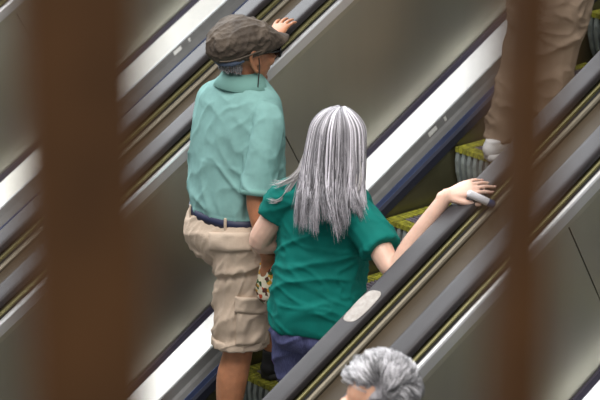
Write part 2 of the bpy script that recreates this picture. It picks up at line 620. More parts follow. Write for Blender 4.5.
def hand(bm, wrist, d, n, thumb_side, curl, L=0.185, spread=0.0, r=0.0082, thumb_out=0.6, curls=None):
    """d: pointing direction; n: back-of-hand normal; thumb_side +1/-1 picks the side along n x d."""
    d = V(d).normalized()
    n = V(n)
    n = (n - d * n.dot(d)).normalized()
    s = n.cross(d).normalized() * thumb_side
    w = V(wrist)
    pl = L * 0.50
    hw = L * 0.215
    tube(bm, [w - d * 0.02, w + d * pl * 0.25, w + d * pl * 0.65, w + d * pl * 0.98], [(0.023, 0.018), (0.029, 0.017), (hw, 0.015), (hw * 0.98, 0.012)], side=s, sub=3)
    fl = [0.43, 0.485, 0.455, 0.355]
    tips = []
    for i in range(4):
        off = (1.5 - i) / 1.5 * hw * 0.80
        ang = (1.5 - i) * spread
        dd = (d * math.cos(ang) + s * math.sin(ang)).normalized()
        p = w + d * pl * (0.93 - 0.05 * abs(i - 1)) + s * off
        pts = [p - dd * 0.015, p]
        c = 0.0
        cu = curls[i] if curls else curl
        for j, sh in enumerate((0.46, 0.30, 0.24)):
            c += cu * (0.75 if j == 0 else 1.0)
            v = dd * math.cos(c) - n * math.sin(c)
            p = p + v * (fl[i] * L * sh)
            pts.append(p)
        k = 0.88 if i == 3 else 1.0
        tube(bm, pts, [r * 1.05 * k, r * 1.08 * k, r * 1.0 * k, r * 0.92 * k, r * 0.74 * k], seg=10, sub=3, side=s)
        tips.append((pts[-1], (pts[-1] - pts[-2]).normalized(), c))
    b0 = w + d * pl * 0.18 + s * hw * 0.55 - n * 0.006
    t1 = b0 + (s * thumb_out + d * 0.75 - n * 0.25).normalized() * (L * 0.22)
    t2 = t1 + (s * thumb_out * 0.6 + d * 0.9 - n * 0.35).normalized() * (L * 0.17)
    t3 = t2 + (s * thumb_out * 0.2 + d * 0.95 - n * 0.55).normalized() * (L * 0.14)
    tube(bm, [b0, t1, t2, t3], [0.015, 0.0115, 0.0102, 0.0082], seg=10, sub=3, side=n)
    tips.append((t3, (t3 - t2).normalized(), 0))
    return tips


def head(bm, c, r, f, u, k=1.0, ear=True, ek=1.0):
    """Head with face; c = middle of the head."""
    c, r, f, u = V(c), V(r), V(f), V(u)

    def P(x, y, z):
        return c + (r * x + f * y + u * z) * k
    ellipsoid(bm, P(0, -0.012, 0.030), r * 0.077 * k, f * 0.097 * k, u * 0.088 * k)
    ellipsoid(bm, P(0, 0.026, -0.030), r * 0.066 * k, f * 0.070 * k, u * 0.085 * k)
    ellipsoid(bm, P(0, 0.030, -0.070), r * 0.055 * k, f * 0.056 * k, u * 0.042 * k)
    ellipsoid(bm, P(0, 0.070, -0.098), r * 0.026 * k, f * 0.024 * k, u * 0.020 * k)
    for s in (-1, 1):
        ellipsoid(bm, P(s * 0.042, 0.066, -0.022), r * 0.026 * k, f * 0.024 * k, u * 0.024 * k)
        tube(bm, [P(s * 0.012, 0.092, 0.022), P(s * 0.032, 0.088, 0.027), P(s * 0.052, 0.070, 0.020)], [0.008 * k, 0.010 * k, 0.008 * k], seg=8, sub=2)
        if ear:
            def E(x, y, z):
                return P(s * x, -0.012 + (y + 0.012) * ek, -0.010 + (z + 0.010) * ek)
            tube(bm, [E(0.074, 0.006, -0.026), E(0.083, -0.008, 0.010), E(0.089, -0.026, 0.020), E(0.088, -0.033, 0.000), E(0.082, -0.020, -0.026), E(0.076, -0.004, -0.042)],
                 [0.007 * k, 0.0075 * k, 0.0075 * k, 0.007 * k, 0.007 * k, 0.0085 * k], seg=8, sub=3)
            ellipsoid(bm, P(s * 0.075, -0.012, -0.008), r * 0.007 * k, f * 0.015 * k * ek, u * 0.026 * k * ek, 10, 6)
    tube(bm, [P(0, 0.092, 0.020), P(0, 0.106, 0.000), P(0, 0.117, -0.022), P(0, 0.106, -0.034)], [0.009 * k, 0.011 * k, 0.014 * k, 0.009 * k], seg=10, sub=3)
    for s in (-1, 1):
        ellipsoid(bm, P(s * 0.012, 0.101, -0.029), r * 0.009 * k, f * 0.011 * k, u * 0.008 * k, 8, 6)
    tube(bm, [P(-0.022, 0.080, -0.058), P(0, 0.096, -0.054), P(0.022, 0.080, -0.058)], [0.005 * k, 0.008 * k, 0.005 * k], seg=8, sub=3)
    tube(bm, [P(-0.020, 0.078, -0.069), P(0, 0.092, -0.069), P(0.020, 0.078, -0.069)], [0.005 * k, 0.008 * k, 0.005 * k], seg=8, sub=3)


def face_parts(root, c, r, f, u, k=1.0):
    c, r, f, u = V(c), V(r), V(f), V(u)
    for s in (-1, 1):
        e = bmesh.new()
        ellipsoid(e, c + (r * s * 0.031 + f * 0.078 + u * 0.006) * k, r * 0.013 * k, f * 0.013 * k, u * 0.010 * k, 12, 8)
        eo = obj('eye', e, M['eye'], root, True)
        e = bmesh.new()
        ellipsoid(e, c + (r * s * 0.031 + f * 0.0895 + u * 0.006) * k, r * 0.0055 * k, f * 0.0022 * k, u * 0.0055 * k, 12, 8)
        obj('iris', e, M['iris'], eo, True)
    e = bmesh.new()
    tube(e, [c + (r * -0.020 + f * 0.087 - u * 0.064) * k, c + (f * 0.099 - u * 0.063) * k, c + (r * 0.020 + f * 0.087 - u * 0.064) * k], [0.003 * k, 0.0055 * k, 0.003 * k], seg=8, sub=3)
    obj('mouth', e, M['lip'], root, True)


def axes(yaw, pitch=0.0, roll=0.0):
    m = Matrix.Rotation(yaw, 3, 'Z') @ Matrix.Rotation(pitch, 3, 'X') @ Matrix.Rotation(roll, 3, 'Y')
    return m @ V((1, 0, 0)), m @ V((0, 1, 0)), m @ V((0, 0, 1))


def shoe(root, heel, yaw, L, m_up, m_sole, high=0.0, tab=None):
    """heel: the point under the back of the heel; yaw about z in the person's frame."""
    f = V((-math.sin(yaw), math.cos(yaw), 0))
    r = V((math.cos(yaw), math.sin(yaw), 0))
    h = V(heel)
    zz = V((0, 0, 1))
    outline = [(0.0, 0.026), (0.03, 0.034), (0.10, 0.036), (0.17, 0.044), (0.22, 0.042), (0.255, 0.028), (0.27, 0.008)]
    def ringpts(z, grow=0.0):
        o = []
        sc = L / 0.27
        for y, w in outline:
            o.append(h + f * (y * sc) + r * (w + grow) + zz * z)
        for y, w in reversed(outline):
            o.append(h + f * (y * sc) - r * (w + grow) + zz * z)
        return o
    b = bmesh.new()
    add_rings(b, [ringpts(0.0), ringpts(0.012, 0.003), ringpts(0.026, 0.002), ringpts(0.028, -0.004)])
    so = None
    b2 = bmesh.new()
    tube(b2, [h + f * 0.035 * 1 + zz * (0.085 + high), h + f * 0.035 + zz * 0.055], [(0.036, 0.040), (0.037, 0.044)], side=r, sub=2, round_ends=(False, False))
    tube(b2, [h + f * 0.018 + zz * 0.045, h + f * 0.08 + zz * 0.058, h + f * 0.15 * L / 0.27 + zz * 0.047, h + f * 0.215 * L / 0.27 + zz * 0.036, h + f * 0.25 * L / 0.27 + zz * 0.030],
         [(0.036, 0.040), (0.040, 0.046), (0.043, 0.036), (0.043, 0.024), (0.032, 0.016)], side=r, sub=3)
    up = link_mesh('shoe', remesh(b2, 0.006, 4), m_up, root)
    obj('sole', b, m_sole, up, True)
    if tab:
        b3 = bmesh.new()
        p = h + r * 0.034 + f * 0.012 + zz * 0.075
        t = V((0, 0, 1))
        for dx in (-1, 1):
            tube(b3, [p + r * 0.006 + f * 0.0, p + r * 0.006 + t * 0.022 + f * (0.011 * dx)], [0.0035, 0.0035], seg=6, sub=1)
        obj('tab', b3, tab, up)
    return up


# strands of hair -------------------------------------------------
def strands(name, paths, tones, width, m, root, seg=4):
    """One mesh of many tapered hairs; tone (r,g,b) belongs to each hair."""
    bmh = bmesh.new()
    lay = bmh.verts.layers.float_color.new('tone')
    for p, tn, w in zip(paths, tones, width):
        n = len(p)
        s = V((1, 0, 0))
        prev = None
        for i, q in enumerate(p):
            t = (p[min(i + 1, n - 1)] - p[max(i - 1, 0)])
            if t.length < 1e-7:
                t = V((0, 0, -1))
            t.normalize()
            s2 = s - t * s.dot(t)
            if s2.length < 1e-4:
                s2 = V((0, 1, 0)) - t * t.y
            s = s2.normalized()
            wv = t.cross(s)
            ww = w * (1.0 if i < n * 0.6 else max(0.12, 1 - (i - n * 0.6) / (n * 0.4)))
            loop = []
            for k in range(seg):
                a = 2 * math.pi * k / seg
                vv = bmh.verts.new(q + s * (ww * math.cos(a)) + wv * (ww * math.sin(a)))
                vv[lay] = (tn[0], tn[1], tn[2], 1)
                loop.append(vv)
            if prev:
                for k in range(seg):
                    bmh.faces.new((prev[k], prev[(k + 1) % seg], loop[(k + 1) % seg], loop[k]))
            prev = loop
    me = bpy.data.meshes.new(name)
    bmh.to_mesh(me)
    bmh.free()
    return link_mesh(name, me, m, root)


# ============================================================ the man in the cap
F1 = Frame((-0.265, -0.165, -0.231), 0.0)
man = empty('person', F1.root)
tag(man, 'person in flat cap, sea green polo and beige cargo shorts, holding the far handrail', 'person')
L1 = F1.L
Zt = 1.0
hipR, hipL = L1((-0.165, -0.200, 0.66)), L1((-0.355, -0.16, 0.66))
kneeR, ankR = L1((-0.180, -0.235, 0.260)), L1((-0.200, -0.290, -0.145))
kneeL, ankL = L1((-0.365, 0.06, 0.36)), L1((-0.345, 0.085, 0.085))
shR, elR, wrR = L1((-0.098, -0.160, 1.175)), L1((-0.050, -0.245, 0.895)), L1((-0.005, -0.235, 0.685))
shL, elL, wrL = L1((-0.430, -0.125, 1.185)), L1((-0.625, 0.09, 1.085)), L1((-0.678, 0.352, 1.262))
hr, hf, hu = axes(-0.10, -0.06, 0.03)
hc = L1((-0.262, -0.120, 1.378))
HK = 1.05
SP = [  # z, xo, yo, a, b  (body)
    (0.80, 0, -0.01, 0.13, 0.09), (0.88, 0, -0.015, 0.172, 0.125), (0.97, 0, -0.01, 0.165, 0.118), (1.08, -0.005, 0.0, 0.160, 0.115),
    (1.22, -0.012, 0.010, 0.168, 0.112), (1.35, -0.012, 0.018, 0.170, 0.100), (1.43, -0.010, 0.022, 0.145, 0.080), (1.475, -0.008, 0.032, 0.09, 0.068), (1.51, -0.005, 0.038, 0.060, 0.060)]
bm = bmesh.new()
torso(bm, SP)
tube(bm, [V((-0.006, 0.032, 1.46)), V((0.0, 0.038, 1.51)), hc + hu * -0.050 - hf * 0.015], [0.064, 0.060, 0.059], sub=3)
head(bm, hc, hr, hf, hu, HK, True, 1.3)
tube(bm, [shR + V((-0.012, 0, -0.014)), (shR + elR) / 2, elR, elR.lerp(wrR, 0.35), wrR], [0.046, 0.047, 0.041, 0.042, 0.028])
tube(bm, [shL + V((0.012, 0, -0.014)), (shL + elL) / 2, elL, elL.lerp(wrL, 0.35), wrL], [0.046, 0.047, 0.041, 0.042, 0.028])
for hp, kn, an in ((hipR, kneeR, ankR), (hipL, kneeL, ankL)):
    bk = V((0, -0.012, 0))
    tube(bm, [hp, hp.lerp(kn, 0.5), kn, kn.lerp(an, 0.30) + bk, kn.lerp(an, 0.65) + bk * 0.5, an], [0.090, 0.078, 0.057, 0.060, 0.046, 0.036])
    tube(bm, [an + V((0, -0.02, -0.03)), an + V((0, 0.05, -0.035)), an + V((0, 0.15, -0.05))], [0.033, 0.033, 0.024])
hand(bm, wrR, (0.10, 0.10, -1), (1, -0.4, 0.1), 1, 0.75)
hand(bm, wrL, V((-0.36, 0.80, 0.47)), V((0.05, -0.45, 0.9)), 1, 0.22, thumb_out=0.9, spread=0.10)
link_mesh('body', remesh(bm, 0.0055, 3), M['skin_man'], man)
face_parts(man, hc, hr, hf, hu, HK)

# polo
bm = bmesh.new()
torso(bm, [(0.998, 0.004, -0.010, 0.172, 0.136), (1.022, 0.002, -0.008, 0.188, 0.148), (1.065, -0.003, -0.004, 0.196, 0.152), (1.15, -0.010, 0.004, 0.198, 0.148), (1.26, -0.014, 0.012, 0.202, 0.140),
           (1.36, -0.014, 0.020, 0.202, 0.128), (1.445, -0.013, 0.026, 0.178, 0.108), (1.492, -0.009, 0.032, 0.112, 0.086), (1.515, -0.004, 0.038, 0.076, 0.074)])
tube(bm, [shR + V((-0.05, 0, 0.012)), shR + V((0.002, 0, -0.02)), shR.lerp(elR, 0.5), shR.lerp(elR, 0.96)], [0.054, 0.066, 0.066, 0.064], round_ends=(True, False))
tube(bm, [shL + V((0.05, 0, 0.005)), shL + V((0.0, 0, -0.01)), shL.lerp(elL, 0.5), shL.lerp(elL, 0.90)], [0.052, 0.060, 0.062, 0.064], round_ends=(True, False))
me = remesh(bm, 0.0065, 3)
wa = wrinkle(0.0070, 12.0, (0.75, 0.3, -0.65), 0.13, 2.0, 0.0015)
wb = wrinkle(0.0050, 14.0, (-0.3, 0.4, -1.0), 0.18, 9.0)
displace(me, lambda c, n: wa(c, n) * (1.0 if c.z < 1.22 else 0.45) + wb(c, n) * 0.6 + (0.003 if c.z < 1.03 else 0)
         - (0.014 * math.exp(-((c.x - 0.168) / 0.008) ** 2) * min(1, max(0, (1.40 - c.z) * 8)) if (c.y < 0.0 and c.z > 1.02 and c.x > 0) else 0)
         - (0.004 * math.exp(-((c.x - 0.150 - (1.45 - c.z) * 0.12) / 0.006) ** 2) if c.z > 1.38 and c.x > 0 else 0))
polo = link_mesh('polo_shirt', me, M['polo'], man)
# collar
bm = bmesh.new()
rings = []
for (z, a, bb, lift) in ((1.496, 0.082, 0.080, 0), (1.540, 0.072, 0.070, 0.0), (1.546, 0.075, 0.074, 0), (1.514, 0.094, 0.092, 0), (1.488, 0.116, 0.110, 0), (1.483, 0.112, 0.106, 0)):
    ring = []
    for k in range(40):
        t = math.radians(100) + 2 * math.pi * 0.955 * k / 39
        wob = 0.003 * math.sin(3 * t)
        fr = math.sin(t)
        ring.append(V((-0.004 + a * math.cos(t), 0.036 + bb * fr, z - 0.034 * max(0, fr) + wob)))
    rings.append(ring)
loops = [[bm.verts.new(p) for p in r_] for r_ in rings]
for a, b in zip(loops, loops[1:] + loops[:1]):
    for i in range(39):
        bm.faces.new((a[i], a[i + 1], b[i + 1], b[i]))
bm.faces.new([l[0] for l in loops])
bm.faces.new([l[-1] for l in reversed(loops)])
obj('collar', bm, M['polo_edge'], polo, True)
# ribbed sleeve cuff
bm = bmesh.new()
c0, c1 = shR.lerp(elR, 0.91), shR.lerp(elR, 0.985)
tube(bm, [c0, c1], [0.0655, 0.0648], seg=24, sub=1, round_ends=(False, False))
obj('sleeve_cuff', bm, M['polo_edge'], polo, True)

# shorts
hemR = kneeR + V((0.004, 0.006, 0.020))
hemL = hipL.lerp(kneeL, 0.90)
bm = bmesh.new()
torso(bm, [(0.82, 0, -0.005, 0.155, 0.125), (0.88, 0, -0.012, 0.194, 0.160), (0.935, 0, -0.014, 0.204, 0.168), (0.985, 0.002, -0.012, 0.192, 0.154), (1.018, 0.004, -0.010, 0.182, 0.144)])
tube(bm, [hipR + V((0, -0.012, 0.04)), hipR.lerp(kneeR, 0.35), hipR.lerp(kneeR, 0.7), hemR], [(0.112, 0.125), (0.106, 0.116), (0.098, 0.108), (0.096, 0.108)], side=(1, 0, 0), round_ends=(True, False))
tube(bm, [hipL + V((0, -0.012, 0.04)), hipL.lerp(kneeL, 0.35), hipL.lerp(kneeL, 0.7), hemL], [(0.110, 0.125), (0.106, 0.112), (0.098, 0.106), (0.096, 0.104)], side=(1, 0, 0), round_ends=(True, False))
me = remesh(bm, 0.0065, 3)
wa = wrinkle(0.0100, 13.0, (1.0, 0.3, 0.42), 0.22, 5.0, 0.005)
wb = wrinkle(0.0065, 24.0, (0.4, 0.2, 0.9), 0.30, 1.0)
def shorts_fold(c, n):
    low = 1.0 if c.z < 0.82 else max(0.35, 1.0 - (c.z - 0.82) * 6)
    # deep crease under the seat
    g = -0.012 * math.exp(-((c.z - 0.765 - 0.30 * c.x) / 0.014) ** 2) * (1 if c.y < 0.02 else 0)
    return (wa(c, n) + wb(c, n)) * low + g
displace(me, shorts_fold)
shorts = link_mesh('cargo_shorts', me, M['khaki'], man)


def surf_patch(me_obj, origin, direc, up, w, h, th, m, name, parent, bulge=0.0, nu=14, nv=12, shape=None):
    """A cloth patch laid on a garment: a grid is shot at the surface along direc."""
    from mathutils.bvhtree import BVHTree
    bv = BVHTree.FromPolygons([v.co for v in me_obj.data.vertices], [p.vertices for p in me_obj.data.polygons])
    d = V(direc).normalized()
    up = V(up)
    up = (up - d * up.dot(d)).normalized()
    s = d.cross(up)
    o = V(origin)
    front, back = {}, {}
    bmp = bmesh.new()
    for i in range(nu + 1):
        for j in range(nv + 1):
            a, c = (i / nu - 0.5), (j / nv - 0.5)
            q = o + s * (a * w) + up * (c * h)
            if shape:
                q += up * shape(a, c) * h
            hit = bv.ray_cast(q - d * 0.5, d)
            p = hit[0] if hit[0] is not None else q
            edge = min(1.0, 6 * min(0.5 - abs(a), 0.5 - abs(c)) + 0.25)
            front[i, j] = bmp.verts.new(p - d * (th + bulge * edge))
            back[i, j] = bmp.verts.new(p + d * 0.003)
    for i in range(nu):
        for j in range(nv):
            bmp.faces.new((front[i, j], front[i + 1, j], front[i + 1, j + 1], front[i, j + 1]))
            bmp.faces.new((back[i, j], back[i, j + 1], back[i + 1, j + 1], back[i + 1, j]))
    rim = [(i, 0) for i in range(nu)] + [(nu, j) for j in range(nv)] + [(i, nv) for i in range(nu, 0, -1)] + [(0, j) for j in range(nv, 0, -1)]
    for a, b in zip(rim, rim[1:] + rim[:1]):
        bmp.faces.new((front[a], back[a], back[b], front[b]))
    return obj(name, bmp, m, parent, True)


vd = V(cF)
vdx = V((cF.x, cF.y, 0)).normalized()
flap = lambda a, c: (-0.10 if c < 0 else 0) * (1 - abs(a) * 2)
surf_patch(shorts, L1((-0.2, -0.25, 0.687)), vd, (0, 0, 1), 0.160, 0.066, 0.006, M['khaki_dark'], 'pocket_flap', shorts, 0.006, shape=flap)
surf_patch(shorts, L1((-0.13, -0.204, 0.444)), vd, (0.08, 0, 1), 0.130, 0.058, 0.012, M['khaki_dark'], 'cargo_flap', shorts, 0.010, shape=flap)
surf_patch(shorts, L1((-0.13, -0.214, 0.354)), vd, (0.05, 0, 1), 0.110, 0.130, 0.003, M['khaki_dark'], 'cargo_pocket', shorts, 0.010)
# hem band
bm = bmesh.new()
dn = (hemR - hipR.lerp(kneeR, 0.7)).normalized()
tube(bm, [hemR - dn * 0.030, hemR + dn * 0.003], [(0.1005, 0.1125), (0.1015, 0.1135)], side=(1, 0, 0), seg=32, sub=1, round_ends=(False, False))
me = remesh(bm, 0.0065, 2)
displace(me, lambda c, n: wb(c, n) * 0.6)
link_mesh('hem', me, M['khaki_dark'], shorts)
# belt and loops
bm = bmesh.new()
rings = []
for (dz, g) in ((-0.019, 0.0), (-0.019, 0.007), (0.019, 0.008), (0.019, 0.0)):
    ring = []
    for k in range(48):
        t = 2 * math.pi * k / 48
        ca, sa = math.cos(t), math.sin(t)
        ring.append(V((0.004 + (0.182 + g) * math.copysign(abs(ca) ** 0.85, ca), -0.010 + (0.145 + g) * math.copysign(abs(sa) ** 0.85, sa), 1.004 + dz)))
    rings.append(ring)
loops = [[bm.verts.new(p) for p in r_] for r_ in rings]
for a, b in zip(loops, loops[1:] + loops[:1]):
    for i in range(48):
        bm.faces.new((a[i], a[(i + 1) % 48], b[(i + 1) % 48], b[i]))
belt = obj('belt', bm, M['belt'], man, True)
for t in (math.radians(-118), math.radians(-60), math.radians(-10)):
    ca, sa = math.cos(t), math.sin(t)
    p = V((0.004 + 0.191 * math.copysign(abs(ca) ** 0.85, ca), -0.010 + 0.154 * math.copysign(abs(sa) ** 0.85, sa), 1.004))
    o_ = V((ca, sa, 0))
    bm = bmesh.new()
    tube(bm, [p + V((0, 0, -0.03)), p + o_ * 0.002, p + V((0, 0, 0.026))], [(0.006, 0.0035)] * 3, side=(-sa, ca, 0), seg=8, sub=2)
    obj('belt_loop', bm, M['khaki'], shorts, True)

# flat cap: lofted crown pulled forward over a stiff peak
bm = bmesh.new()
kr, kf, ku = axes(-0.12, 0.17, 0.03)
kc = L1((-0.264, -0.122, 1.392))
def CP(x, y, z):
    return kc + kr * x + kf * y + ku * z
def EP(x, y, z):
    return hc + (hr * x + hf * y + hu * z) * HK
rows = []
NU = 44
for j, (zz, gx, back, front) in enumerate((
        (-0.004, 0.088, 0.114, 0.150), (0.012, 0.101, 0.136, 0.168), (0.036, 0.109, 0.145, 0.160), (0.066, 0.108, 0.138, 0.140),
        (0.094, 0.098, 0.118, 0.112), (0.114, 0.076, 0.088, 0.082), (0.125, 0.044, 0.050, 0.048), (0.128, 0.008, 0.008, 0.008))):
    ring = []
    for k in range(NU):
        t = 2 * math.pi * k / NU
        ca, sa = math.cos(t), math.sin(t)
        yy = sa * (front if sa > 0 else back)
        zt = zz - (0.34 * max(0, yy) + 0.08 * max(0, -yy)) * (zz / 0.128 if zz > 0 else 0) - 0.05 * max(0, yy)
        drop = -0.010 * (-sa) * (3 - j) / 3 if (j < 3 and sa < 0) else 0
        ring.append(CP(gx * ca, -0.006 + yy, zt + drop))
    rows.append(ring)
add_rings(bm, rows)
# peak
rings = []
for (gx, fr, z0) in ((0.078, 0.090, 0.022), (0.088, 0.155, 0.008), (0.080, 0.188, -0.010), (0.078, 0.186, -0.016), (0.084, 0.150, -0.002), (0.074, 0.088, 0.010)):
    ring = []
    for k in range(21):
        t = math.pi * (0.03 + 0.94 * k / 20)
        ring.append(CP(gx * math.cos(t), 0.018 + (fr - 0.018) * math.sin(t) ** 0.8, z0 + 0.012 * math.sin(t) - 0.004))
    rings.append(ring)
loops = [[bm.verts.new(p) for p in r_] for r_ in rings]
for a, b in zip(loops, loops[1:] + loops[:1]):
    for i in range(20):
        bm.faces.new((a[i], a[i + 1], b[i + 1], b[i]))
bm.faces.new([l[0] for l in loops])
bm.faces.new([l[-1] for l in reversed(loops)])
me = remesh(bm, 0.0045, 3)
wa = wrinkle(0.0075, 20.0, (0.2, 1.0, 0.15), 0.35, 3.0, 0.004)
wb = wrinkle(0.004, 34.0, (0.6, 0.5, 0.6), 0.4, 7.0)
displace(me, lambda c, n: (wa(c, n) + wb(c, n)) * (1.0 if (c - kc).dot(ku) < 0.09 else 0.5) * max(0.15, min(1.0, (0.13 - (c - kc).dot(kf)) * 14)))
cap = link_mesh('flat_cap', me, M['cap'], man)
bm = bmesh.new()
tube(bm, [CP(0.078, -0.062, -0.004), CP(0.056, -0.098, -0.012), CP(0.0, -0.118, -0.016), CP(-0.056, -0.098, -0.012), CP(-0.078, -0.062, -0.004)], [(0.006, 0.012)] * 5, sub=4, side=(0, 1, 0), seg=10)
obj('cap_band', bm, M['cap_band'], cap, True)
bm = bmesh.new()
tube(bm, [CP(0.104, 0.02, 0.016), CP(0.102, -0.05, 0.014), CP(0.080, -0.105, 0.006), CP(0.045, -0.138, 0.004)], [0.0028] * 4, sub=4, seg=6)
obj('cap_seam', bm, M['cap'], cap, True)
# short hair at the nape
paths, tones, wid = [], [], []
for i in range(1500):
    a = random.uniform(-2.6, -0.5)
    z = random.uniform(-0.060, 0.015)
    sx, sy = 0.076, 0.094
    shrink = 1.0 - 3.2 * max(0, -z - 0.005) ** 1.15
    p = EP(sx * math.cos(a) * shrink, -0.012 + sy * math.sin(a) * shrink, z + 0.01)
    out = (hr * math.cos(a) + hf * math.sin(a))
    paths.append([p - out * 0.002, p + out * 0.003 - hu * 0.006, p + out * 0.004 - hu * random.uniform(0.006, 0.016)])
    t = random.choice((0.10, 0.22, 0.34, 0.5))
    tones.append((t, t * 0.98, t * 1.0))
    wid.append(0.0011)
strands('hair', paths, tones, wid, M['hair'], man, 3)
# sunglasses with a retaining cord
bm = bmesh.new()
for s in (-1, 1):
    tube(bm, [EP(s * 0.082, -0.010, 0.012), EP(s * 0.079, 0.040, 0.014), EP(s * 0.070, 0.090, 0.012)], [(0.0025, 0.004)] * 3, sub=3, seg=8, side=hr)
for s in (-1, 1):
    ring1, ring2 = [], []
    for k in range(20):
        t = 2 * math.pi * k / 20
        x = s * 0.037 + 0.032 * math.copysign(abs(math.cos(t)) ** 0.7, math.cos(t))
        z = 0.004 + 0.021 * math.copysign(abs(math.sin(t)) ** 0.7, math.sin(t))
        y = 0.112 - 2.6 * (abs(x) ** 2)
        ring1.append(EP(x, y, z))
        ring2.append(EP(x, y + 0.004, z))
    add_rings(bm, [ring1, ring2])
tube(bm, [EP(-0.012, 0.114, 0.010), EP(0, 0.118, 0.012), EP(0.012, 0.114, 0.010)], [0.003] * 3, seg=6, sub=2)
gl = obj('sunglasses', bm, M['dark_plastic'], man, True)
bm = bmesh.new()
tube(bm, [EP(0.083, -0.004, 0.012), EP(0.089, 0.000, -0.03), EP(0.093, -0.004, -0.075), EP(0.096, -0.004, -0.115), EP(0.084, 0.03, -0.135)], [0.0022] * 5, sub=5, seg=6)
obj('cord', bm, M['cord'], gl, True)
# shoes and socks
shoe(man, ankL + V((0.0, -0.052, -0.085)), 0.05, 0.275, M['shoe_black'], M['shoe_sole'], 0.035, M['violet'])
shoe(man, ankR + V((0.0, -0.052, -0.085)), 0.0, 0.275, M['shoe_black'], M['shoe_sole'], 0.035, M['violet'])

# patterned bag in his right hand
BG = V((0.010, -0.215, 0.590))
bag = empty('bag', BG - V((0, 0, 0.09)))
tag(bag, 'small multicoloured floral cloth bag held between the couple', 'bag')
bm = bmesh.new()
by = 0.75
bd = V((math.cos(by), math.sin(by), 0))
bw = V((-bd.y, bd.x, 0))
tube(bm, [V((0, 0, 0.008)), V((0, 0, 0.02)), V((0, 0, 0.08)), V((0, 0, 0.135)), V((0, 0, 0.145))], [(0.060, 0.020), (0.066, 0.028), (0.066, 0.030), (0.058, 0.018), (0.052, 0.012)], side=bd, seg=24, sub=3)
me = remesh(bm, 0.005, 2)
displace(me, wrinkle(0.006, 22, (0, 0, 1), 0.4, 4.0))
bo = link_mesh('pouch', me, M['bag'], bag)
bm = bmesh.new()
for s in (-1, 1):
    tube(bm, [bd * 0.035 + bw * (0.012 * s) + V((0, 0, 0.135)), bd * 0.03 + bw * (0.010 * s) + V((0, 0, 0.175)), bw * (0.006 * s) + V((-0.01, 0, 0.192)), bd * -0.03 + bw * (0.010 * s) + V((0, 0, 0.170)), bd * -0.035 + bw * (0.012 * s) + V((0, 0, 0.135))], [0.004] * 5, seg=8, sub=4)
obj('strap', bm, M['bag'], bag, True)

# ============================================================ the woman in the emerald T-shirt
TH = 0.36
F2 = Frame((0.255, -0.19, -0.231), TH)
wom = empty('person', F2.root, TH)
tag(wom, 'person with long silver hair in emerald green T-shirt and jeans, right hand on handrail', 'person')
L2 = F2.L
# local frame: x to her right, y forward
wshR, welR, wwrR = V((0.148, -0.005, 1.150)), L2((0.600, -0.165, 0.780)), L2((0.702, -0.018, 1.045))
wshL, welL, wwrL = V((-0.140, -0.015, 1.185)), L2((0.030, -0.300, 0.760)), L2((0.060, -0.095, 0.700))
wr_, wf_, wu_ = axes(0.05, -0.12, 0.0)
wc = L2((0.276, -0.143, 1.160))
bm = bmesh.new()
torso(bm, [(0.70, -0.012, -0.01, 0.12, 0.09), (0.78, -0.014, -0.012, 0.142, 0.112), (0.86, -0.014, -0.005, 0.140, 0.108), (0.95, -0.012, 0.01, 0.132, 0.098), (1.06, -0.008, 0.025, 0.135, 0.098),
           (1.15, -0.002, 0.03, 0.140, 0.090), (1.215, 0, 0.035, 0.122, 0.072), (1.25, 0.0, 0.045, 0.075, 0.058), (1.29, 0.0, 0.05, 0.052, 0.052)])
tube(bm, [V((0, 0.045, 1.25)), V((0, 0.05, 1.30)), wc + wu_ * -0.055 - wf_ * 0.012], [0.054, 0.050, 0.050], sub=3)
head(bm, wc, wr_, wf_, wu_, 0.96)
tube(bm, [wshR, (wshR + welR) / 2, welR, welR.lerp(wwrR, 0.35), wwrR], [0.050, 0.046, 0.038, 0.037, 0.0245])
tube(bm, [wshL, (wshL + welL) / 2, welL, welL.lerp(wwrL, 0.35), wwrL], [0.050, 0.047, 0.041, 0.039, 0.025])
for s in (-1, 1):
    hp, kn, an = V((s * 0.085, -0.005, 0.72)), V((s * 0.085, 0.015, 0.42)), V((s * 0.08, -0.02, 0.085))
    tube(bm, [hp, hp.lerp(kn, 0.5), kn, kn.lerp(an, 0.3) - V((0, 0.012, 0)), an], [0.085, 0.074, 0.055, 0.055, 0.034])
    tube(bm, [an + V((0, -0.02, -0.03)), an + V((0, 0.05, -0.04)), an + V((0, 0.13, -0.055))], [0.030, 0.030, 0.020])
hd = (L2((0.775, 0.065, 1.060)) - wwrR).normalized()
def dirL2(v):
    v = V(v)
    return V((F2.c * v.x + F2.s * v.y, -F2.s * v.x + F2.c * v.y, v.z))
hand_d = dirL2((0.58, 0.72, 0.34))
tipsR = hand(bm, wwrR, hand_d, dirL2((0.16, -0.48, 0.86)), -1, 0.30, L=0.178, spread=0.06, r=0.0075, thumb_out=0.55, curls=(0.22, 0.22, 0.24, 0.28))
hand(bm, wwrL, (0.0, 0.9, -0.2), (-0.8, 0.1, 0.6), 1, 0.6, L=0.165, r=0.0075)
link_mesh('body', remesh(bm, 0.0048, 3), M['skin_pale'], wom)
face_parts(wom, wc, wr_, wf_, wu_, 0.96)
# nails and a ring
for (tp, td, cc) in tipsR[:4]:
    bm = bmesh.new()
    up_ = V((0, 0, 1)) - td * td.z
    up_.normalize()
    ellipsoid(bm, tp + up_ * 0.0045, td * 0.006, td.cross(up_) * 0.0045, up_ * 0.002, 10, 6)
    obj('fingernail', bm, M['nail'], wom, True)

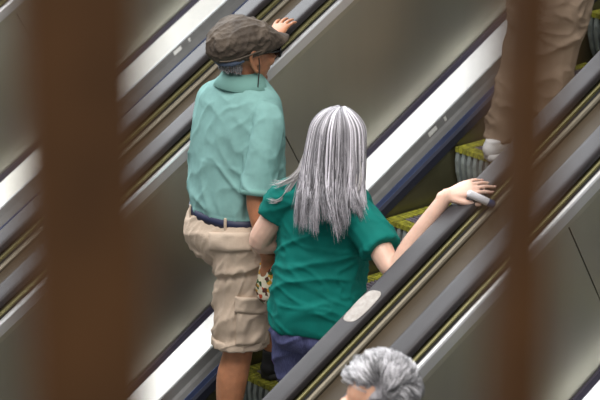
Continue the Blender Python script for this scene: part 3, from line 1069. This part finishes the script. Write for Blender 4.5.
# T-shirt
bm = bmesh.new()
torso(bm, [(0.708, -0.016, -0.012, 0.166, 0.142), (0.74, -0.016, -0.014, 0.172, 0.146), (0.80, -0.016, -0.010, 0.170, 0.144), (0.88, -0.016, 0.0, 0.164, 0.138), (0.97, -0.014, 0.012, 0.160, 0.132), (1.06, -0.008, 0.026, 0.164, 0.128),
           (1.14, -0.002, 0.032, 0.168, 0.118), (1.205, 0, 0.038, 0.146, 0.094), (1.240, 0, 0.045, 0.098, 0.076), (1.262, 0, 0.048, 0.074, 0.066)])
sR = wshR.lerp(welR, 0.62)
tube(bm, [wshR + V((-0.05, 0, 0.0)), wshR + V((0.0, 0, -0.015)), wshR.lerp(welR, 0.33), sR], [0.060, 0.072, 0.068, 0.069], round_ends=(True, False))
sL = wshL.lerp(welL, 0.46)
tube(bm, [wshL + V((0.05, 0, 0.0)), wshL + V((0.0, 0, -0.01)), wshL.lerp(welL, 0.28), sL], [0.060, 0.064, 0.060, 0.060], round_ends=(True, False))
me = remesh(bm, 0.0062, 3)
wa = wrinkle(0.0085, 13.0, (1.0, 0.1, 0.40), 0.14, 6.0, 0.006)
wb = wrinkle(0.0045, 22.0, (0.9, 0.1, -0.25), 0.18, 2.0)
displace(me, lambda c, n: (wa(c, n) + wb(c, n)) * (1.0 if c.z < 1.05 else 0.6) + 0.004)
tee = link_mesh('t_shirt', me, M['tee'], wom)

# jeans
bm = bmesh.new()
torso(bm, [(0.63, -0.016, -0.01, 0.150, 0.12), (0.68, -0.020, -0.015, 0.170, 0.140), (0.74, -0.018, -0.013, 0.156, 0.128), (0.84, -0.014, -0.003, 0.146, 0.116)])
for s in (-1, 1):
    hp, kn, an = V((s * 0.082 - 0.020, -0.012, 0.66)), V((s * 0.085 - 0.01, 0.012, 0.42)), V((s * 0.08, -0.022, 0.075))
    tube(bm, [hp, hp.lerp(kn, 0.5), kn, kn.lerp(an, 0.4), an], [0.100, 0.092, 0.074, 0.070, 0.066], round_ends=(True, False))
me = remesh(bm, 0.007, 3)
wa = wrinkle(0.008, 12.0, (1.0, 0.2, 0.5), 0.25, 8.0)
displace(me, lambda c, n: wa(c, n) - 0.010 * math.exp(-(c.x / 0.012) ** 2) * (1 if 0.55 < c.z < 0.75 else 0))
link_mesh('jeans', me, M['jeans'], wom)
for s in (-1, 1):
    shoe(wom, V((s * 0.08, -0.075, 0.0)), 0.0, 0.245, M['shoe_black'], M['shoe_sole'])

# long silver hair
def HP(x, y, z):
    return wc + wr_ * x + wf_ * y + wu_ * z
bm = bmesh.new()
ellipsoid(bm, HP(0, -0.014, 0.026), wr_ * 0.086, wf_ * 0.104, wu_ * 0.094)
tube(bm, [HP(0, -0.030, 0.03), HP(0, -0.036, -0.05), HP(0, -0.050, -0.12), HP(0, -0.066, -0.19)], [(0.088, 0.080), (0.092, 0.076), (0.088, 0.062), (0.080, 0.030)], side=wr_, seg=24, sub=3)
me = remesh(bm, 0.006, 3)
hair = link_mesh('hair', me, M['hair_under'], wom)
paths, tones, wid = [], [], []
rnd = random.Random(11)
NCL = 52
clumps = []
for i in range(NCL):
    ang = math.radians(-90) + (i / (NCL - 1) - 0.5) * math.radians(285)   # -90 = straight back
    clumps.append((ang, rnd.uniform(-0.030, 0.055), rnd.uniform(-0.22, 0.30), rnd.uniform(0.0, 1.0), rnd.uniform(0.0, 1.0)))
def hair_path(a, a2, tipz, swing, lift, jit, rr):
    pts = []

    def cs(w):
        t = a * (1 - w) + a2 * w
        return math.cos(t), math.sin(t)
    for th in (7, 30, 58, 84):
        t = math.radians(th)
        ca, sa = cs(0)
        pts.append(HP(0.092 * rr * ca * math.sin(t) + jit.x * 0.4, -0.010 + 0.110 * rr * sa * math.sin(t) + (0.02 if th == 7 else 0), 0.026 + 0.098 * rr * math.cos(t)))
    ca, sa = cs(0.15)
    pts.append(HP((0.104 * rr) * ca + 0.004 * swing, -0.020 + 0.108 * rr * sa, -0.050))
    ca, sa = cs(0.4)
    pts.append(HP((0.105 + 0.003 * lift) * rr * ca + 0.014 * swing + jit.x * 0.4 + 0.002, -0.034 + 0.104 * sa * rr, -0.110))
    ca, sa = cs(0.65)
    back = max(0.0, -sa)
    sp = 0.101 + 0.010 * lift
    pts.append(HP(sp * ca + 0.036 * swing + jit.x + 0.006, -0.050 + 0.100 * sa + jit.y * 0.4, -0.165 + tipz * 0.3))
    ca, sa = cs(0.85)
    pts.append(HP((sp + 0.002) * ca + 0.074 * swing + jit.x + 0.012, -0.062 + 0.100 * sa - 0.010 * back + jit.y * 0.5, -0.212 + tipz * 0.7))
    ca, sa = cs(1.0)
    pts.append(HP((sp + 0.004) * ca + 0.120 * swing + jit.x * 0.8 + 0.020, -0.068 + 0.100 * sa - 0.018 * back + jit.y * 0.6, -0.258 + tipz))
    return pts
for i in range(3200):
    cl = clumps[rnd.randrange(NCL)]
    a = cl[0] + rnd.gauss(0, 0.075)
    jit = V((rnd.gauss(0, 0.0045), rnd.gauss(0, 0.007), 0))
    pts = hair_path(a, cl[0] + rnd.gauss(0, 0.02), cl[1] + rnd.gauss(0, 0.016), cl[2] + rnd.gauss(0, 0.05), cl[3], jit, rnd.uniform(0.965, 1.06))
    sm = [V(q) for q in catmull([list(p) for p in pts], 3)]
    paths.append(sm)
    base = rnd.choice((0.10, 0.22, 0.36, 0.50, 0.64, 0.82)) * (0.45 + 0.75 * cl[4])
    tones.append((base * 0.985, base * 0.94, base * 1.02))
    wid.append(rnd.uniform(0.0010, 0.0018))
# wisps that stray over her left shoulder
for (dx, dz, n) in ((-0.20, -0.165, 26), (-0.215, -0.225, 16), (0.12, -0.20, 14)):
    for i in range(n):
        j = V((rnd.gauss(0, 0.006), rnd.gauss(0, 0.005), rnd.gauss(0, 0.006)))
        s = -1 if dx < 0 else 1
        pts = [HP(s * 0.085, -0.03, 0.02) + j * 0.5, HP(s * 0.100, -0.045, -0.06) + j, HP(s * 0.115, -0.065, -0.115) + j, HP(dx * 0.8, -0.085, dz + 0.012) + j, HP(dx, -0.085, dz + rnd.uniform(-0.008, 0.01)) + j * 1.3]
        paths.append([V(q) for q in catmull([list(p) for p in pts], 4)])
        b_ = rnd.choice((0.35, 0.5, 0.6))
        tones.append((b_, b_ * 0.95, b_ * 0.95))
        wid.append(0.0014)
strands('hair_strands', paths, tones, wid, M['hair'], hair)

# small white tube with a blue end under her fingers
TA, TB = V((0.786, 0.008, 1.066)), V((0.822, 0.082, 1.022))
wt = empty('white_tube', (TA + TB) / 2)
tag(wt, 'small white tube with dark blue end held against the handrail by the fingers', 'tube')
bm = bmesh.new()
tube(bm, [TA - wt.location, (TB - TA) * 0.28], [(0.0135, 0.010), (0.0135, 0.010)], seg=16, sub=1, side=(0, 0, 1))
obj('tube_body', bm, M['white_plastic'], wt, True)
bm = bmesh.new()
tube(bm, [(TB - TA) * 0.30, (TB - TA) * 0.5], [(0.0138, 0.0105), (0.0138, 0.0105)], seg=16, sub=1, side=(0, 0, 1))
obj('blue_cap', bm, M['blue_plastic'], wt, True)

# ============================================================ the walker in taupe trousers
F3 = Frame((-0.160, 1.325, 0.693), 0.0)
wal = empty('person', F3.root)
tag(wal, 'person in baggy taupe trousers and white shoes, higher up behind the thin bar', 'person')
bm = bmesh.new()
SP3 = [(0.80, 0, 0.10, 0.13, 0.09), (0.88, 0, 0.10, 0.172, 0.125), (0.97, 0, 0.11, 0.165, 0.118), (1.08, 0.0, 0.12, 0.160, 0.112),
       (1.20, 0, 0.13, 0.172, 0.112), (1.31, 0.0, 0.14, 0.178, 0.102), (1.39, 0.0, 0.145, 0.160, 0.085), (1.44, 0.0, 0.15, 0.09, 0.068), (1.48, 0.0, 0.155, 0.060, 0.060)]
torso(bm, SP3)
r3, f3, u3 = axes(0.0, -0.1)
c3 = V((0, 0.18, 1.62))
tube(bm, [V((0, 0.15, 1.44)), V((0, 0.16, 1.50)), c3 - u3 * 0.055], [0.06, 0.057, 0.056], sub=3)
head(bm, c3, r3, f3, u3)
for s in (-1, 1):
    sh, el, wr = V((s * 0.19, 0.135, 1.36)), V((s * 0.25, 0.11, 1.09)), V((s * 0.24, 0.25, 0.88))
    tube(bm, [sh, (sh + el) / 2, el, el.lerp(wr, 0.35), wr], [0.052, 0.047, 0.041, 0.040, 0.028])
    hand(bm, wr, (0, 0.45, -0.9), (s, -0.2, 0.1), s, 0.5)
    hp, kn, an = V((s * 0.085, 0.095, 0.84)), V((s * 0.078 - 0.026, 0.06, 0.46)), V((s * 0.080 - 0.038, -0.03, 0.085))
    tube(bm, [hp, kn, an], [0.085, 0.056, 0.036])
    tube(bm, [an + V((0, -0.02, -0.03)), an + V((0, 0.05, -0.035)), an + V((0, 0.13, -0.05))], [0.033, 0.033, 0.022])
link_mesh('body', remesh(bm, 0.0065, 3), M['skin_grey'], wal)
face_parts(wal, c3, r3, f3, u3)
bm = bmesh.new()
torso(bm, [(0.78, 0, 0.10, 0.16, 0.125), (0.86, 0, 0.098, 0.182, 0.148), (0.95, 0, 0.105, 0.178, 0.142), (1.00, 0, 0.11, 0.174, 0.130)])
for s in (-1, 1):
    hp, kn, an = V((s * 0.085, 0.10, 0.84)), V((s * 0.078 - 0.026, 0.06, 0.46)), V((s * 0.080 - 0.038, -0.040, 0.062))
    tube(bm, [hp, hp.lerp(kn, 0.5), kn, kn.lerp(an, 0.5), an], [(0.112, 0.125), (0.104, 0.114), (0.094, 0.102), (0.088, 0.096), (0.082, 0.098)], side=(1, 0, 0), round_ends=(True, False))
me = remesh(bm, 0.0065, 3)
wa = wrinkle(0.011, 8.0, (1.0, 0.5, 0.55), 0.2, 12.0, 0.006)
wb = wrinkle(0.008, 13.0, (1.0, 0.0, -0.25), 0.25, 3.0)
displace(me, lambda c, n: wa(c, n) + wb(c, n) * (1.3 if c.z < 0.25 else 0.7) - 0.012 * math.exp(-(c.x / 0.012) ** 2) * (1 if c.z < 0.78 else 0))
link_mesh('trousers', me, M['trouser'], wal)
bm = bmesh.new()
torso(bm, [(0.94, 0, 0.105, 0.186, 0.150), (1.05, 0, 0.115, 0.182, 0.138), (1.20, 0, 0.13, 0.188, 0.130), (1.32, 0, 0.14, 0.192, 0.122), (1.395, 0, 0.145, 0.170, 0.10), (1.44, 0, 0.15, 0.10, 0.08), (1.465, 0, 0.152, 0.074, 0.07)])
for s in (-1, 1):
    sh, el = V((s * 0.185, 0.135, 1.36)), V((s * 0.25, 0.11, 1.09))
    tube(bm, [sh + V((-s * 0.03, 0, 0)), sh.lerp(el, 0.4), sh.lerp(el, 0.9)], [0.066, 0.066, 0.064], round_ends=(True, False))
me = remesh(bm, 0.009, 3)
displace(me, wrinkle(0.008, 9.0, (0.7, 0.2, -0.6), 0.25, 2.0))
link_mesh('shirt', me, M['navy_cloth'], wal)
bm = bmesh.new()
ellipsoid(bm, c3 + V((0, -0.022, 0.036)), r3 * 0.082, f3 * 0.098, u3 * 0.090)
link_mesh('hair', remesh(bm, 0.006, 2), M['stubble'], wal)
for s in (-1, 1):
    shoe(wal, V((s * 0.080 - 0.038, -0.150 if s < 0 else -0.12, 0.0)), -0.35 if s < 0 else -0.2, 0.285, M['shoe_white'], M['shoe_white'])

# ============================================================ the grey haired person riding down
F4 = Frame((1.60, -1.09, -0.693), math.pi)
gry = empty('person', F4.root, math.pi)
tag(gry, 'person with short tousled grey hair and dark collar riding down, only the head in view', 'person')
SP4 = [(0.80, 0, -0.01, 0.13, 0.09), (0.88, 0, -0.015, 0.172, 0.125), (0.97, 0, -0.01, 0.165, 0.118), (1.08, 0.0, 0.0, 0.160, 0.112),
       (1.20, 0, 0.0, 0.172, 0.112), (1.31, 0.0, 0.0, 0.178, 0.102), (1.39, 0.0, 0.0, 0.160, 0.085), (1.44, 0.0, 0.005, 0.09, 0.068), (1.48, 0.0, 0.01, 0.060, 0.060)]
gr, gf, gu = axes(-0.12, -0.10)
gc = F4.L((1.600, -1.168, 0.898))
bm = bmesh.new()
torso(bm, SP4)
tube(bm, [V((0, 0.005, 1.44)), V((0, 0.02, 1.50)), gc - gu * 0.055 - gf * 0.012], [0.062, 0.058, 0.058], sub=3)
head(bm, gc, gr, gf, gu)
for s in (-1, 1):
    sh, el, wr = V((s * 0.19, 0.0, 1.36)), V((s * 0.235, -0.04, 1.08)), V((s * 0.225, 0.05, 0.85))
    tube(bm, [sh, (sh + el) / 2, el, el.lerp(wr, 0.35), wr], [0.052, 0.047, 0.041, 0.040, 0.028])
    hand(bm, wr, (0, 0.3, -0.95), (s, -0.2, 0.1), s, 0.5)
    hp, kn, an = V((s * 0.10, -0.01, 0.84)), V((s * 0.105, 0.01, 0.46)), V((s * 0.10, -0.03, 0.085))
    tube(bm, [hp, kn, an], [0.085, 0.056, 0.036])
    tube(bm, [an + V((0, -0.02, -0.03)), an + V((0, 0.05, -0.035)), an + V((0, 0.13, -0.05))], [0.033, 0.033, 0.022])
link_mesh('body', remesh(bm, 0.006, 3), M['skin_grey'], gry)
face_parts(gry, gc, gr, gf, gu)
bm = bmesh.new()
torso(bm, [(0.90, 0, -0.015, 0.190, 0.150), (1.05, 0, -0.005, 0.184, 0.138), (1.20, 0, 0.0, 0.188, 0.130), (1.32, 0, 0.0, 0.194, 0.122), (1.395, 0, 0.0, 0.172, 0.102), (1.44, 0, 0.003, 0.105, 0.085), (1.50, 0, 0.008, 0.078, 0.076)])
for s in (-1, 1):
    sh, el, wr = V((s * 0.185, 0.0, 1.36)), V((s * 0.235, -0.04, 1.08)), V((s * 0.225, 0.05, 0.85))
    tube(bm, [sh + V((-s * 0.03, 0, 0)), sh.lerp(el, 0.4), el, wr.lerp(el, 0.1)], [0.068, 0.068, 0.058, 0.045], round_ends=(True, False))
me = remesh(bm, 0.008, 3)
displace(me, wrinkle(0.008, 9.0, (0.7, 0.2, -0.6), 0.25, 2.0))
link_mesh('jacket', me, M['navy_cloth'], gry)
bm = bmesh.new()
torso(bm, [(0.80, 0, -0.01, 0.16, 0.125), (0.88, 0, -0.014, 0.182, 0.145), (0.95, 0, -0.01, 0.176, 0.138)])
for s in (-1, 1):
    hp, kn, an = V((s * 0.10, -0.01, 0.84)), V((s * 0.105, 0.01, 0.46)), V((s * 0.10, -0.03, 0.06))
    tube(bm, [hp, kn, an], [0.110, 0.085, 0.075], round_ends=(True, False))
me = remesh(bm, 0.009, 3)
displace(me, wrinkle(0.008, 9.0, (1, 0.2, 0.4), 0.25, 4.0))
link_mesh('trousers', me, M['jeans'], gry)
for s in (-1, 1):
    shoe(gry, V((s * 0.10, -0.085, 0.0)), 0.0, 0.275, M['shoe_black'], M['shoe_sole'])


def GP(x, y, z):
    return gc + gr * x + gf * y + gu * z


bm = bmesh.new()
ellipsoid(bm, GP(0, -0.026, 0.046), gr * 0.083, gf * 0.098, gu * 0.086)
ellipsoid(bm, GP(0, -0.050, -0.005), gr * 0.078, gf * 0.066, gu * 0.060)
me = remesh(bm, 0.006, 3)
displace(me, lambda c, n: 0.010 * noise.noise(c * 38) + 0.004 * noise.noise(c * 90))
ghair = link_mesh('hair', me, M['hair_under'], gry)
paths, tones, wid = [], [], []
rnd = random.Random(5)
for i in range(240):
    # tufts: a guide point on the scalp, hairs of a tuft share its sweep
    u_ = rnd.uniform(0.0, 1.0)
    th = math.acos(1 - 1.25 * u_)
    ph = rnd.uniform(0, 2 * math.pi)
    n0 = V((math.sin(th) * math.cos(ph), math.sin(th) * math.sin(ph), math.cos(th)))
    if n0.y > 0.45 and n0.z < 0.52:
        continue
    sweep = V((0.85 + 0.5 * noise.noise(n0 * 2.2), -0.55 + 0.9 * noise.noise(n0 * 2.2 + V((5, 1, 2))), 0.1 * noise.noise(n0 * 3 + V((9, 0, 0)))))
    if n0.z < 0.35:
        sweep = V((0.15 * n0.x, -0.5, -0.8))
    tone = rnd.choice((0.22, 0.42, 0.62, 0.78, 0.88))
    ln = rnd.uniform(0.035, 0.055)
    for j in range(16):
        n1 = (n0 + V((rnd.gauss(0, 0.085), rnd.gauss(0, 0.085), rnd.gauss(0, 0.085)))).normalized()
        p = V((n1.x * 0.086, -0.024 + n1.y * 0.100, 0.042 + n1.z * 0.091))
        tn = (sweep - n1 * sweep.dot(n1)).normalized()
        k1 = ln * rnd.uniform(0.8, 1.1)
        q1 = p + n1 * k1 * 0.30 + tn * k1 * 0.30
        q2 = p + n1 * k1 * 0.36 + tn * k1 * 0.72
        q3 = p + n1 * k1 * 0.18 + tn * k1 * 1.05
        pts = [GP(*q) for q in (p, q1, q2, q3)]
        paths.append([V(q) for q in catmull([list(a) for a in pts], 2)])
        t = tone * rnd.uniform(0.7, 1.1)
        tones.append((t, t * 0.98, t * 1.02))
        wid.append(0.0012)
strands('hair_strands', paths, tones, wid, M['hair'], ghair, 3)

# ============================================================ the railing the photographer stands behind
PA = CAM + cF * 0.95 + cR * ((78 - 300) / FPX * 0.95)
PB = CAM + cF * 1.0 + cR * ((521 - 300) / FPX * 1.0)
yaw = math.atan2(PB.y - PA.y, PB.x - PA.x)
rail = empty('railing', (PA.x, PA.y, 1.72), yaw)
tag(rail, 'brown iron railing close to the viewer, its two upright bars blurred', 'railing')
dist = math.hypot(PB.x - PA.x, PB.y - PA.y)
for x, w, d in ((0.0015, 0.0275, 0.018), (dist, 0.0140, 0.012)):
    bm = bmesh.new()
    add_box(bm, (x - w, -d, 0.06), (x + w, d, 2.55))
    bmesh.ops.bevel(bm, geom=bm.edges[:], offset=0.003, segments=2, affect='EDGES')
    obj('upright_bar', bm, M['post'], rail)
for z0, z1, nm in ((0.02, 0.07, 'bottom_rail'), (2.54, 2.60, 'top_rail')):
    bm = bmesh.new()
    add_box(bm, (-0.25, -0.022, z0), (dist + 0.25, 0.022, z1))
    bmesh.ops.bevel(bm, geom=bm.edges[:], offset=0.004, segments=2, affect='EDGES')
    obj(nm, bm, M['post'], rail)
for x in (-0.2, dist + 0.2):
    bm = bmesh.new()
    add_box(bm, (x - 0.02, -0.02, 0.0), (x + 0.02, 0.02, 2.55))
    obj('end_post', bm, M['post'], rail)
